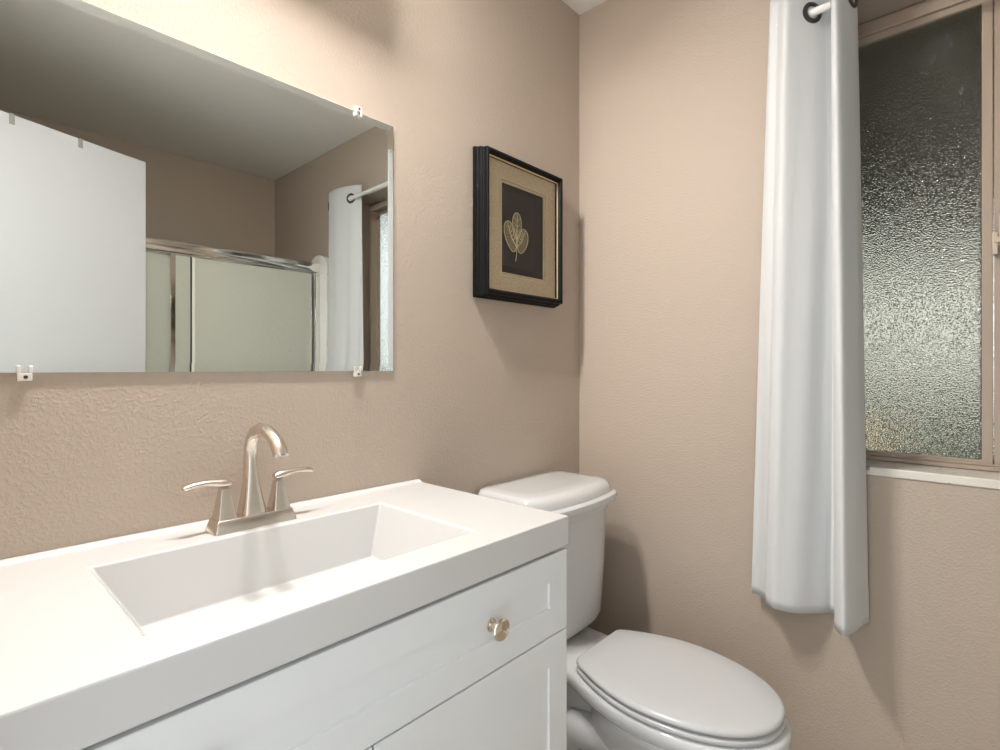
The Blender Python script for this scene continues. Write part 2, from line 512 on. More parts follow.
# tub
bm = bmesh.new()
def rr(x0, x1, y0, y1, r, z, n=6):
    pts = []
    for cx, cy, a0 in ((x1 - r, y1 - r, 0), (x0 + r, y1 - r, PI / 2), (x0 + r, y0 + r, PI), (x1 - r, y0 + r, 1.5 * PI)):
        for k in range(n + 1):
            a = a0 + PI / 2 * k / n
            pts.append((cx + r * math.cos(a), cy + r * math.sin(a), z))
    return pts
tx0, tx1, ty0, ty1 = XL + 0.004, XR - 0.004, YO + 0.004, -0.645
loft(bm, [rr(tx0, tx1, ty0, ty1, 0.01, 0.001), rr(tx0, tx1, ty0, ty1, 0.01, 0.47), rr(tx0 + 0.09, tx1 - 0.09, ty0 + 0.08, ty1 - 0.13, 0.10, 0.47),
          rr(tx0 + 0.16, tx1 - 0.14, ty0 + 0.13, ty1 - 0.18, 0.10, 0.12)], True, True)
tag(obj('bathtub', bm, M['acrylic'], bevel=0.01), 'off-white bathtub below the sliding glass doors', 'bathtub')
# sliding doors
sd = thing('sliding_shower_door', (0.78, SY, 0.472), 'chrome framed sliding shower doors of rippled glass, reflected in the wall mirror', 'shower door')
bm = bmesh.new(); hx0, hx1 = XL + 0.052, 1.6
prof = [(-0.03, 1.718), (-0.03, 1.765), (-0.022, 1.773), (0.022, 1.773), (0.03, 1.765), (0.03, 1.745), (0.024, 1.738), (0.024, 1.718)]
loft(bm, [[(x, SY + a, z) for a, z in prof] for x in (hx0, 1.566)])
obj('header_rail', bm, M['chrome'], sd, bevel=0.002)
bm = bmesh.new(); loft(bm, [[(x, SY + a, z) for a, z in ((-0.03, 0.4725), (-0.03, 0.49), (-0.012, 0.50), (0.012, 0.50), (0.03, 0.49), (0.03, 0.4725))] for x in (hx0, 1.566)])
obj('bottom_track', bm, M['chrome'], sd, bevel=0.002)
for x0 in (XL + 0.0515, 1.538):
    obj('side_jamb', B(x0, x0 + 0.0275, SY - 0.026, SY + 0.026, 0.502, 1.716), M['chrome'], sd, bevel=0.003)
def shower_panel(x0, x1, y):
    bm = bmesh.new()
    for xa in (x0, x1 - 0.022):
        box(bm, xa, xa + 0.022, y - 0.009, y + 0.009, 0.505, 1.714)
    box(bm, x0 + 0.022, x1 - 0.022, y - 0.007, y + 0.007, 0.505, 0.527); box(bm, x0 + 0.022, x1 - 0.022, y - 0.007, y + 0.007, 1.705, 1.714)
    f = obj('sliding_panel', bm, M['chrome'], sd, bevel=0.002)
    obj('pane', B(x0 + 0.020, x1 - 0.020, y - 0.0025, y + 0.0025, 0.525, 1.707), M['shower_glass'], f)
shower_panel(0.792, 1.536, SY + 0.013)
bm = bmesh.new(); box(bm, 0.884, 0.898, SY + 0.0158, SY + 0.030, 0.53, 1.704)
g_ = bmesh.new(); box(g_, 0.8795, 0.8838, SY + 0.0158, SY + 0.026, 0.53, 1.704); obj('gasket', g_, M['dark_metal'], sd)
tag(obj('pull_strip', bm, M['acrylic'], sd, bevel=0.003), 'cream vertical pull strip')
shower_panel(0.03, 0.903, SY - 0.013)

# ================================================================== WALL MIRROR
mx0, mx1, mz0, mz1 = 0.030, 0.7895, 1.1478, 1.759
wm = thing('wall_mirror', ((mx0 + mx1) / 2, YM, mz0), 'large frameless wall mirror held by clear clips above the vanity', 'mirror')
bm = bmesh.new(); bw = 0.017
def rect_ring(y, i): return [(mx0 + i, y, mz0 + i), (mx1 - i, y, mz0 + i), (mx1 - i, y, mz1 - i), (mx0 + i, y, mz1 - i)]
loft(bm, [rect_ring(YM - 0.0006, 0), rect_ring(YM - 0.0050, 0), rect_ring(YM - 0.0058, bw)])
obj('mirror_glass', bm, M['mirror'], wm)
for cx, cz, s in ((0.100, mz0, 1), (0.686, mz0, 1), (0.100, mz1, -1), (0.688, mz1, -1)):
    bm = bmesh.new(); h = 0.009
    box(bm, cx - h, cx + h, YM - 0.0105, YM - 0.0005, cz - s * 0.013 if s > 0 else cz + 0.0005, cz - 0.0005 if s > 0 else cz + 0.013)
    for q in (-0.007, 0.007):
        box(bm, cx + q - 0.0028, cx + q + 0.0028, YM - 0.0105, YM - 0.0066, min(cz - s * 0.0005, cz + s * 0.011), max(cz - s * 0.0005, cz + s * 0.011))
    c = obj('clip', bm, M['clip'], wm, bevel=0.0012)
    bm = bmesh.new(); lathe(bm, [(0, 0.0028), (0.0008, 0.0026), (0.0014, 0.0)], (cx + 0.001, YM - 0.0106, cz - s * 0.0068), (0, -1, 0), 14)
    obj('screw', bm, M['screw'], c)

# ================================================================== VANITY LIGHT (above the mirror, out of frame)
LX, LZ, LY = 0.415, 2.280, 0.875
vl = thing('vanity_light', (LX, YM, LZ), 'brushed nickel two bulb vanity light bar above the wall mirror', 'wall light')
obj('glare_baffle', B(LX - 0.215, LX + 0.215, LY + 0.052, LY + 0.056, LZ - 0.120, LZ + 0.04), M['shade'], vl, bevel=0.001)  # added frosted baffle that shades the wall above the mirror from the bulbs
obj('back_plate', B(LX - 0.22, LX + 0.22, YM - 0.025, YM - 0.001, LZ - 0.045, LZ + 0.055), M['nickel'], vl, bevel=0.006)
for dx in (-0.12, 0.12):
    bm = bmesh.new(); tube(bm, [(LX + dx, YM - 0.026, LZ + 0.045), (LX + dx, LY + 0.02, LZ + 0.047), (LX + dx, LY, LZ + 0.062), (LX + dx, LY, LZ + 0.078)], 0.008, 12)
    obj('arm', bm, M['nickel'], vl, smooth=True)
    bm = bmesh.new(); lathe(bm, [(0, 0.012), (0.004, 0.024), (0.03, 0.026), (0.034, 0.018)], (LX + dx, LY, LZ + 0.079), (0, 0, -1), 24)
    obj('socket', bm, M['nickel'], vl, auto=40)
    bm = bmesh.new(); bmesh.ops.create_uvsphere(bm, u_segments=24, v_segments=14, radius=0.042)
    for v in bm.verts: v.co += Vector((LX + dx, LY, LZ))
    obj('bulb', bm, M['bulb'], vl, smooth=True)
    bm = bmesh.new(); rings = []
    for r, z in ((0.026, 0.060), (0.040, 0.052), (0.054, 0.030), (0.062, 0.0), (0.066, -0.018), (0.063, -0.018), (0.059, 0.0), (0.051, 0.028), (0.038, 0.049), (0.026, 0.056)):
        rings.append([(LX + dx + r * math.cos(2 * PI * k / 32), LY + r * math.sin(2 * PI * k / 32), LZ + z) for k in range(32)])
    vr = loft(bm, rings + [rings[0]][:0], False, False)
    obj('shade', bm, M['shade'], vl, smooth=True)

# added fill lamp outside the doorway, out of view
hl = thing('fill_lamp', (-0.95, 0.05, 2.40), 'round white fill lamp added outside the open door, out of view', 'fill light')
bm = bmesh.new(); lathe(bm, [(0, 0.17), (0.02, 0.175), (0.03, 0.165)], (-0.95, 0.05, 2.44), (0, 0, -1), 40)
obj('canopy', bm, M['trim'], hl, auto=40)
bm = bmesh.new(); lathe(bm, [(0, 0.160), (0.03, 0.150), (0.06, 0.11), (0.075, 0.05), (0.078, 0.0)], (-0.95, 0.05, 2.409), (0, 0, -1), 40)
obj('diffuser', bm, M['fill_glow'], hl, smooth=True)

# ================================================================== VANITY CABINET
vx0, vx1 = -0.028, 0.8675
yf = 0.620                                    # face of the fronts
van = thing('vanity_cabinet', ((vx0 + vx1) / 2, 0.86, 0.0), 'white shaker vanity cabinet below the sink counter', 'cabinet')
bm = bmesh.new()
box(bm, vx0, vx0 + 0.016, yf + 0.021, YM - 0.014, 0.001, 0.798); box(bm, vx1 - 0.016, vx1, yf + 0.021, YM - 0.014, 0.001, 0.798)
box(bm, vx0 + 0.016, vx1 - 0.016, YM - 0.03, YM - 0.014, 0.10, 0.798)
box(bm, vx0 + 0.016, vx1 - 0.016, yf + 0.021, YM - 0.03, 0.10, 0.118)
box(bm, vx0 + 0.016, vx1 - 0.016, yf + 0.022, yf + 0.042, 0.772, 0.796); box(bm, vx0 + 0.016, vx1 - 0.016, yf + 0.022, yf + 0.042, 0.620, 0.650)
obj('carcass', bm, M['cabinet'], van, bevel=0.001)
obj('toe_kick', B(vx0 + 0.017, vx1 - 0.017, yf + 0.07, yf + 0.085, 0.001, 0.099), M['cabinet'], van)

def shaker(name, x0, x1, z0, z1, parent, stile=0.056, rail=0.053, lift=0.0):
    bm = bmesh.new(); y = yf; th = 0.019
    def ring(i, j, yy): return [(x0 + i, yy, z0 + j), (x1 - i, yy, z0 + j), (x1 - i, yy, z1 - j), (x0 + i, yy, z1 - j)]
    loft(bm, [ring(0, 0, y + th), ring(0, 0, y + 0.0012), ring(0.0012, 0.0012, y), ring(stile, rail, y), ring(stile + 0.0012, rail + 0.0012, y + 0.0045)])
    return obj(name, bm, M['cabinet'], parent)
def knob(x, z, parent):
    bm = bmesh.new()
    lathe(bm, [(0.0, 0.0115), (0.002, 0.0112), (0.004, 0.0065), (0.014, 0.0058), (0.0195, 0.0095), (0.0212, 0.0172), (0.0240, 0.0190), (0.0270, 0.0176), (0.0282, 0.0140), (0.0288, 0.0)], (x, yf + 0.0042, z), (0, -1, 0), 36)
    for v in bm.verts: v.co.y += 0.0
    return tag(obj('knob', bm, M['polished'], parent, auto=55), 'polished nickel knob')
dr = shaker('drawer', vx0 + 0.002, vx1 - 0.001, 0.638, 0.794, van)
knob(0.652, 0.7165, dr); knob(0.187, 0.7165, dr)
dl = shaker('door', vx0 + 0.002, 0.4125, 0.105, 0.635, van, rail=0.056)
drr = shaker('door', 0.4170, vx1 - 0.001, 0.105, 0.635, van, rail=0.056)
def face_knob(x, z, parent):
    k = knob(x, z, parent)
    for v in k.data.vertices: v.co.y -= 0.0043
    return k
face_knob(0.386, 0.56, dl); face_knob(0.4435, 0.56, drr)

# ================================================================== COUNTER WITH BASIN
cx0, cx1, cy0, cy1 = -0.032, 0.8695, 0.6165, YM - 0.001
vt = thing('vanity_countertop', ((cx0 + cx1) / 2, 0.86, ZT - 0.06), 'white sink countertop with a rectangular basin, on the vanity cabinet', 'countertop')
bm = bmesh.new()
bx0, bx1, by0, by1 = 0.161, 0.671, 0.683, 0.978           # rim
fx0, fx1, fy0, fy1 = 0.222, 0.640, 0.712, 0.966           # basin floor
zl = ZT - 0.108
def R(x0, x1, y0, y1, z): return [(x0, y0, z), (x1, y0, z), (x1, y1, z), (x0, y1, z)]
loft(bm, [R(fx0 - 0.012, fx1 + 0.012, fy0 - 0.012, fy1 + 0.012, zl - 0.012), R(bx0 - 0.014, bx1 + 0.014, by0 - 0.014, by1 + 0.014, ZT - 0.03),
          R(cx0 + 0.03, cx1 - 0.03, cy0 + 0.03, cy1 - 0.03, ZT - 0.03), R(cx0 + 0.03, cx1 - 0.03, cy0 + 0.03, cy1 - 0.03, ZT - 0.0595), R(cx0, cx1, cy0, cy1, ZT - 0.0595), R(cx0, cx1, cy0, cy1, ZT),
          R(bx0, bx1, by0, by1, ZT), R(bx0 + 0.006, bx1 - 0.004, by0 + 0.003, by1 - 0.002, ZT - 0.012), R(fx0, fx1, fy0, fy1, zl)])
obj('counter_slab', bm, M['top'], vt, bevel=0.0035, seg=3)
# low ledge along the wall
bm = bmesh.new()
loft(bm, [[(x, y, z) for y, z in ((cy1, ZT - 0.002), (cy1, ZT + 0.0050), (cy1 - 0.012, ZT + 0.0050), (cy1 - 0.017, ZT + 0.002), (cy1 - 0.020, ZT - 0.002))] for x in (cx0, cx1)])
obj('back_ledge', bm, M['top'], vt, bevel=0.002)
# drain and overflow ring
bm = bmesh.new(); lathe(bm, [(0, 0.031), (0.002, 0.031), (0.003, 0.027), (0.001, 0.022), (0.001, 0.019), (0.004, 0.017), (0.0055, 0.010), (0.006, 0.0)], (0.415, 0.80, zl + 0.0004), (0, 0, 1), 36)
tag(obj('drain', bm, M['nickel'], vt, auto=40), 'nickel drain')

# ================================================================== FAUCET
FXc, FYc = 0.4145, 1.020
fa = thing('bathroom_faucet', (FXc, FYc, ZT), 'brushed nickel arched faucet with two lever handles behind the basin', 'faucet')
def sq(cx, cy, hx, hy, z, r=0.0, n=3):
    return rr(cx - hx, cx + hx, cy - hy, cy + hy, min(hx, hy) * 0.18 + r, z, n)
bm = bmesh.new()
loft(bm, [sq(FXc, FYc, 0.0755, 0.0265, ZT + 0.0006), sq(FXc, FYc, 0.0745, 0.0262, ZT + 0.004), sq(FXc, FYc, 0.0690, 0.0215, ZT + 0.021), sq(FXc, FYc, 0.0675, 0.0200, ZT + 0.0225)])
obj('base_plate', bm, M['nickel'], fa, auto=35)
# spout: tapering column that arcs forward
bm = bmesh.new()
prof = [((0, 0.004, 0.0215), (0.0225, 0.0205)), ((0, 0.004, 0.030), (0.0215, 0.0195)), ((0, 0.005, 0.045), (0.0190, 0.0175)), ((0, 0.006, 0.065), (0.0158, 0.0150)),
        ((0, 0.0075, 0.085), (0.0138, 0.0135)), ((0, 0.009, 0.105), (0.0127, 0.0125)), ((0, 0.010, 0.125), (0.0122, 0.012)), ((0, 0.008, 0.145), (0.012, 0.0118)),
        ((0, 0.0, 0.163), (0.012, 0.0116)), ((0, -0.014, 0.176), (0.012, 0.0114)), ((0, -0.034, 0.1825), (0.012, 0.0112)), ((0, -0.060, 0.1815), (0.0122, 0.0112)),
        ((0, -0.083, 0.1745), (0.0124, 0.0114)), ((0, -0.102, 0.164), (0.0127, 0.0116)), ((0, -0.113, 0.152), (0.0130, 0.0118)), ((0, -0.1185, 0.1420), (0.0132, 0.0120))]
tube_pts = [Vector((FXc, FYc, ZT)) + Vector(a) for a, r in prof]
rings = []
for i, (a, r) in enumerate(prof):
    t = (tube_pts[min(i + 1, len(prof) - 1)] - tube_pts[max(i - 1, 0)]).normalized()
    if i == 0: t = Vector((0, 0, 1))
    s = Vector((1, 0, 0)); u = s.cross(t).normalized()
    ring = []
    k_sq = max(0.0, 1 - a[2] / 0.11) if i < 7 else 0.0       # squarer at the foot
    for k in range(28):
        an = 2 * PI * k / 28
        c, sn = math.cos(an), math.sin(an)
        n = 2 + 3.5 * k_sq
        f = (abs(c) ** n + abs(sn) ** n) ** (-1 / n)
        ring.append(tube_pts[i] + s * (r[0] * c * f) + u * (r[1] * sn * f))
    rings.append(ring)
loft(bm, rings)
sp = obj('spout', bm, M['nickel'], fa, auto=60)
bm = bmesh.new(); lathe(bm, [(0, 0.0085), (0.0022, 0.0085), (0.0022, 0.006)], tube_pts[-1], tube_pts[-1] - tube_pts[-2], 20)
obj('aerator', bm, M['chrome'], sp, auto=40)
for s in (-1, 1):
    hx = FXc + s * 0.0500
    bm = bmesh.new()
    loft(bm, [sq(hx, FYc, 0.0165, 0.0185, ZT + 0.0215), sq(hx, FYc, 0.0150, 0.0168, ZT + 0.030), sq(hx, FYc, 0.0105, 0.0118, ZT + 0.058), sq(hx, FYc, 0.0085, 0.0092, ZT + 0.074), sq(hx, FYc, 0.0082, 0.0088, ZT + 0.0765)])
    h = obj('handle', bm, M['nickel'], fa, auto=40)
    bm = bmesh.new()
    arc = [(-0.0095, 0.0840, 0.0085, 0.0048), (-0.004, 0.0855, 0.0100, 0.0078), (0.006, 0.0868, 0.0100, 0.0080), (0.018, 0.0892, 0.0088, 0.0060), (0.034, 0.0908, 0.0084, 0.0052), (0.050, 0.0900, 0.0088, 0.0050), (0.064, 0.0875, 0.0092, 0.0052), (0.0675, 0.0862, 0.0088, 0.0040)]
    tube(bm, [(hx + s * a, FYc, ZT + z) for a, z, _, _ in arc], [(w, t) for _, _, w, t in arc], 16)
    for v in bm.verts:
        if abs(v.co.x - hx) < 0.012 and v.co.z < ZT + 0.0775: v.co.z = ZT + 0.0775
    obj('lever', bm, M['nickel'], h, auto=60)

# ================================================================== TOILET
TX = 1.264
to = thing('toilet', (TX, 0.72, 0.0), 'white two-piece toilet with closed lid between the vanity and the right wall', 'toilet')
def tank_ring(hw, yb, yfr, bow, z, n=7.0, N=72):
    pts = []
    yc, hy = (yb + yfr) / 2, (yb - yfr) / 2
    for k in range(N):
        a = 2 * PI * k / N
        c, s = math.cos(a), math.sin(a)
        f = (abs(c) ** n + abs(s) ** n) ** (-1 / n)
        x, y = hw * c * f, hy * s * f
        if y < 0: y -= bow * (1 - (x / hw) ** 2) * min(1, -y / hy * 1.2)
        pts.append((TX + x, yc + y, z))
    return pts
bm = bmesh.new()
loft(bm, [tank_ring(0.165, 1.065, 0.905, 0.012, 0.3805), tank_ring(0.180, 1.072, 0.893, 0.016, 0.386), tank_ring(0.188, 1.075, 0.888, 0.018, 0.405), tank_ring(0.197, 1.077, 0.882, 0.020, 0.56), tank_ring(0.203, 1.078, 0.878, 0.022, 0.715),
          tank_ring(0.206, 1.079, 0.875, 0.022, 0.722), tank_ring(0.210, 1.080, 0.871, 0.022, 0.734), tank_ring(0.210, 1.080, 0.871, 0.022, 0.741)])
obj('tank', bm, M['porcelain'], to, auto=50)
bm = bmesh.new()
loft(bm, [tank_ring(0.202, 1.082, 0.872, 0.022, 0.7415, 9), tank_ring(0.218, 1.087, 0.857, 0.024, 0.746, 9), tank_ring(0.2235, 1.089, 0.852, 0.024, 0.757, 9), tank_ring(0.2215, 1.089, 0.854, 0.024, 0.768, 9),
          tank_ring(0.2145, 1.088, 0.862, 0.024, 0.774, 9), tank_ring(0.212, 1.088, 0.8645, 0.024, 0.7745, 9), tank_ring(0.2115, 1.088, 0.8650, 0.024, 0.7695, 9), tank_ring(0.2085, 1.088, 0.8680, 0.024, 0.7695, 9), tank_ring(0.207, 1.088, 0.871, 0.024, 0.7885, 9), tank_ring(0.205, 1.087, 0.877, 0.023, 0.798, 9),
          tank_ring(0.199, 1.085, 0.886, 0.021, 0.8055, 9), tank_ring(0.190, 1.080, 0.897, 0.019, 0.8085, 8), tank_ring(0.150, 1.055, 0.930, 0.012, 0.8095, 6)])
obj('tank_lid', bm, M['porcelain'], to, auto=38)
# flush lever on the front left of the tank
bm = bmesh.new()
lathe(bm, [(0, 0.014), (0.006, 0.014), (0.009, 0.009), (0.020, 0.008)], (TX - 0.168, 0.8705, 0.685), (0, -1, 0), 20)
tube(bm, [(TX - 0.172, 0.853, 0.685), (TX - 0.145, 0.849, 0.681), (TX - 0.112, 0.846, 0.677)], [(0.005, 0.008), (0.0045, 0.007), (0.004, 0.0065)], 12)
tag(obj('flush_lever', bm, M['chrome'], to, auto=50), 'chrome flush lever')

def egg(hw, yb, yfr, z, wide=0.56, sq_b=2.6, N=72, bw=None):
    """egg outline: widest at fraction `wide` of the way from the front; squarer at the back"""
    pts = []
    yc = yfr + (yb - yfr) * wide
    for k in range(N):
        a = 2 * PI * k / N
        c, s = math.cos(a), math.sin(a)
        if s <= 0:
            n = 2.15
            f = (abs(c) ** n + abs(s) ** n) ** (-1 / n)
            x, y = hw * c * f, (yc - yfr) * s * f
        else:
            n = sq_b
            f = (abs(c) ** n + abs(s) ** n) ** (-1 / n)
            x, y = hw * c * f, (yb - yc) * s * f
            if bw: x *= 1 - (1 - bw / hw) * (max(0, y) / (yb - yc)) ** 1.6
        pts.append((TX + x, yc + y, z))
    return pts
SX = -0.019                                   # seat sits a little to the vanity side of the tank's centre
def shift(r, dx): return [(x + dx, y, z) for x, y, z in r]

def seat_outline(hw, yb, yfr, bw, z, r=0.016, wide=0.565, tail=None, N=96, pw=1.75):
    """elongated outline: elliptic front, sides drawing in to a straight back with small round corners; tail: straight neck back to that y"""
    yc = yfr + ((tail if tail else yb) - yfr) * wide
    yn = tail if tail else yb
    side = []
    for k in range(40):
        a = -PI / 2 + PI / 2 * k / 40
        c, s_ = max(math.cos(a), 0.0), math.sin(a)
        n = 2.12
        f = (abs(c) ** n + abs(s_) ** n) ** (-1 / n)
        side.append((hw * c * f, yc + (yc - yfr) * s_ * f))
    for k in range(25):
        t = k / 24
        side.append((hw - (hw - bw) * t ** pw, yc + (yn - yc) * t))
    if tail: side.append((bw, yb))
    # round the last corner
    (xa, ya), (xb, yb_) = side[-2], side[-1]
    dx, dy = xa - xb, ya - yb_
    l = math.hypot(dx, dy)
    while l < r:
        side.pop(-2); xa, ya = side[-2]; dx, dy = xa - xb, ya - yb_; l = math.hypot(dx, dy)
    p0 = (xb + dx / l * r, yb_ + dy / l * r); p1 = (xb, yb_); p2 = (xb - r, yb_)
    side.pop()
    for k in range(9):
        t = k / 8
        side.append(tuple((1 - t) ** 2 * p0[i] + 2 * t * (1 - t) * p1[i] + t * t * p2[i] for i in (0, 1)))
    full = side + [(-x, y) for x, y in reversed(side)]
    pts = []
    L_ = [0.0]
    for i in range(len(full)):
        p, q = full[i], full[(i + 1) % len(full)]
        L_.append(L_[-1] + math.hypot(q[0] - p[0], q[1] - p[1]))
    j = 0
    for k in range(N):
        d = L_[-1] * k / N
        while L_[j + 1] < d: j += 1
        t = (d - L_[j]) / max(L_[j + 1] - L_[j], 1e-9)
        p, q = full[j % len(full)], full[(j + 1) % len(full)]
        pts.append((TX + SX + p[0] + (q[0] - p[0]) * t, p[1] + (q[1] - p[1]) * t, z))
    return pts

# bowl with its rim and the deck carrying the tank
bm = bmesh.new()
loft(bm, [shift(r, SX) for r in [
    egg(0.118, 0.960, 0.425, 0.001, 0.5), egg(0.116, 0.958, 0.430, 0.02, 0.5), egg(0.100, 0.930, 0.455, 0.045, 0.5), egg(0.092, 0.91, 0.462, 0.10, 0.5), egg(0.094, 0.87, 0.450, 0.16, 0.5),
    egg(0.112, 0.80, 0.415, 0.21, 0.52), egg(0.140, 0.775, 0.372, 0.26, 0.54), egg(0.163, 0.765, 0.337, 0.305, 0.56), egg(0.174, 0.76, 0.320, 0.328, 0.56, bw=0.12), egg(0.170, 0.76, 0.322, 0.336, 0.56, bw=0.12)]])
loft(bm, [seat_outline(w, 1.062, y0, b, z, 0.03, 0.565, 0.80) for w, y0, b, z in
          ((0.160, 0.335, 0.100, 0.326), (0.172, 0.320, 0.112, 0.330), (0.178, 0.313, 0.118, 0.338), (0.179, 0.312, 0.119, 0.352), (0.178, 0.313, 0.118, 0.362), (0.172, 0.319, 0.112, 0.3685))])
for s in (-1, 1):
    tube(bm, [(TX + SX + s * 0.050, 0.50, 0.16), (TX + SX + s * 0.066, 0.60, 0.20), (TX + SX + s * 0.070, 0.70, 0.225), (TX + SX + s * 0.070, 0.80, 0.20), (TX + SX + s * 0.068, 0.87, 0.12), (TX + SX + s * 0.066, 0.89, 0.03)],
         [0.02, 0.040, 0.046, 0.048, 0.046, 0.044], 18)
    lathe(bm, [(0, 0.016), (0.008, 0.015), (0.016, 0.008), (0.018, 0.0)], (TX + SX + s * 0.100, 0.70, 0.018), (0, 0, 1), 16)
obj('bowl', bm, M['porcelain'], to, auto=60)
bm = bmesh.new()
loft(bm, [shift(rr(TX - 0.085, TX + 0.085, 0.70, 0.97, 0.04, 0.002), SX), shift(rr(TX - 0.070, TX + 0.070, 0.72, 0.96, 0.04, 0.05), SX), shift(rr(TX - 0.062, TX + 0.062, 0.72, 0.98, 0.04, 0.22), SX), shift(rr(TX - 0.085, TX + 0.085, 0.72, 1.03, 0.04, 0.325), SX)])
obj('pedestal', bm, M['porcelain'], to, auto=50)
# seat ring and lid
bm = bmesh.new()
loft(bm, [seat_outline(w, yb, y0, b, z) for w, yb, y0, z, b in ((0.164, 0.782, 0.338, 0.3702, 0.098), (0.174, 0.787, 0.327, 0.3722, 0.106), (0.1765, 0.789, 0.3245, 0.3755, 0.108), (0.1765, 0.789, 0.3245, 0.3812, 0.108), (0.174, 0.787, 0.327, 0.3842, 0.106), (0.158, 0.775, 0.344, 0.3850, 0.094))])
obj('seat', bm, M['plastic'], to, auto=50)
bm = bmesh.new()
loft(bm, [seat_outline(w, yb, y0, b, z) for w, yb, y0, z, b in ((0.158, 0.775, 0.344, 0.3898, 0.094), (0.1735, 0.787, 0.3275, 0.3904, 0.106), (0.1755, 0.789, 0.3255, 0.3925, 0.108), (0.1755, 0.789, 0.3255, 0.3975, 0.108), (0.1725, 0.787, 0.3285, 0.4020, 0.106), (0.165, 0.782, 0.336, 0.4048, 0.100), (0.120, 0.74, 0.40, 0.4066, 0.07), (0.05, 0.65, 0.50, 0.4072, 0.03))])
obj('seat_lid', bm, M['plastic'], to, auto=50)
for s in (-1, 1):
    bm = bmesh.new(); loft(bm, [rr(TX + SX + s * 0.072 - 0.014, TX + SX + s * 0.072 + 0.014, 0.766, 0.786, 0.005, z) for z in (0.3690, 0.386)] + [rr(TX + SX + s * 0.072 - 0.012, TX + SX + s * 0.072 + 0.012, 0.768, 0.784, 0.005, 0.3890)])
    obj('hinge', bm, M['plastic'], to, auto=50)

# ================================================================== FRAMED LEAF PICTURE
px0, px1, pz0, pz1 = 1.0685, 1.4530, 1.3600, 1.7950
pic = thing('framed_leaf_picture', ((px0 + px1) / 2, YM, pz0), 'black framed picture of a gold skeleton leaf hanging on the wall by the corner', 'picture')
bm = bmesh.new()
def pr(i, d):
    d *= 1.085; x = i * 0.87; zb = 0.75 * i if i < 0.0146 else i - 0.0036; zt = 0.5 * i if i < 0.0146 else i - 0.0073
    return [(px0 + x, YM - d, pz0 + zb), (px1 - x, YM - d, pz0 + zb), (px1 - x, YM - d, pz1 - zt), (px0 + x, YM - d, pz1 - zt)]
loft(bm, [pr(0.004, 0.001), pr(0.0, 0.003), pr(0.0, 0.012), pr(0.003, 0.0135), pr(0.003, 0.017), pr(0.0055, 0.0195), pr(0.0055, 0.027), pr(0.009, 0.030), pr(0.009, 0.033), pr(0.0125, 0.036), pr(0.0125, 0.046), pr(0.0145, 0.048),
          pr(0.0215, 0.048), pr(0.0235, 0.046), pr(0.0295, 0.037), pr(0.0315, 0.034), pr(0.0315, 0.003)], True, False)
obj('frame', bm, M['black_frame'], pic)
bm = bmesh.new()
def ring_band(bm, i0, i1, d0, d1):
    a = [bm.verts.new(p) for p in pr(i0, d0)]; b = [bm.verts.new(p) for p in pr(i1, d1)]
    c = [bm.verts.new(p) for p in pr(i1, d0 - 0.003)]; e = [bm.verts.new(p) for p in pr(i0, d0 - 0.003)]
    for q in ((a, b), (b, c), (c, e), (e, a)):
        for k in range(4):
            j = (k + 1) % 4
            bm.faces.new((q[0][k], q[0][j], q[1][j], q[1][k]))
ring_band(bm, 0.0290, 0.0325, 0.0385, 0.0355)
obj('gold_trim', bm, M['gold'], pic)
ox0, ox1, oz0, oz1 = 1.1630, 1.3640, 1.4425, 1.7120         # opening
def band(bm, outer, inner, d0, d1, th):
    def q(r, d): return [bm.verts.new((x, YM - d, z)) for x, z in ((r[0], r[2]), (r[1], r[2]), (r[1], r[3]), (r[0], r[3]))]
    a, b, c, e = q(outer, d0), q(inner, d1), q(inner, d1 - th), q(outer, d0 - th)
    for u, w in ((a, b), (b, c), (c, e), (e, a)):
        for k in range(4):
            j = (k + 1) % 4
            bm.faces.new((u[k], u[j], w[j], w[k]))
fw = 0.011
bm = bmesh.new(); band(bm, (px0 + 0.0275, px1 - 0.0275, pz0 + 0.0275, pz1 - 0.0245), (ox0 - fw, ox1 + fw, oz0 - fw, oz1 + fw), 0.032, 0.032, 0.002)
obj('mat_board', bm, M['linen'], pic)
bm = bmesh.new(); band(bm, (ox0 - fw, ox1 + fw, oz0 - fw, oz1 + fw), (ox0 - fw + 0.0028, ox1 + fw - 0.0028, oz0 - fw + 0.0028, oz1 + fw - 0.0028), 0.0335, 0.0335, 0.004)
band(bm, (ox0 - 0.0025, ox1 + 0.0025, oz0 - 0.0025, oz1 + 0.0025), (ox0, ox1, oz0, oz1), 0.0315, 0.0310, 0.004)
obj('fillet', bm, M['fillet'], pic)
bm = bmesh.new(); band(bm, (ox0 - fw + 0.0028, ox1 + fw - 0.0028, oz0 - fw + 0.0028, oz1 + fw - 0.0028), (ox0 - 0.0025, ox1 + 0.0025, oz0 - 0.0025, oz1 + 0.0025), 0.0305, 0.0305, 0.004)
obj('inner_mat', bm, M['linen'], pic)
obj('backing', B(px0 + 0.0277, px1 - 0.0277, YM - 0.0265, YM - 0.0245, pz0 + 0.0285, pz1 - 0.0255), M['panel_dark'], pic)
obj('leaf_panel', B(ox0 - 0.004, 1.318, YM - 0.0284, YM - 0.0267, 1.462, 1.692), simple('brown_leaf_card', (0.042, 0.034, 0.031), 0.7), pic, bevel=0.001)
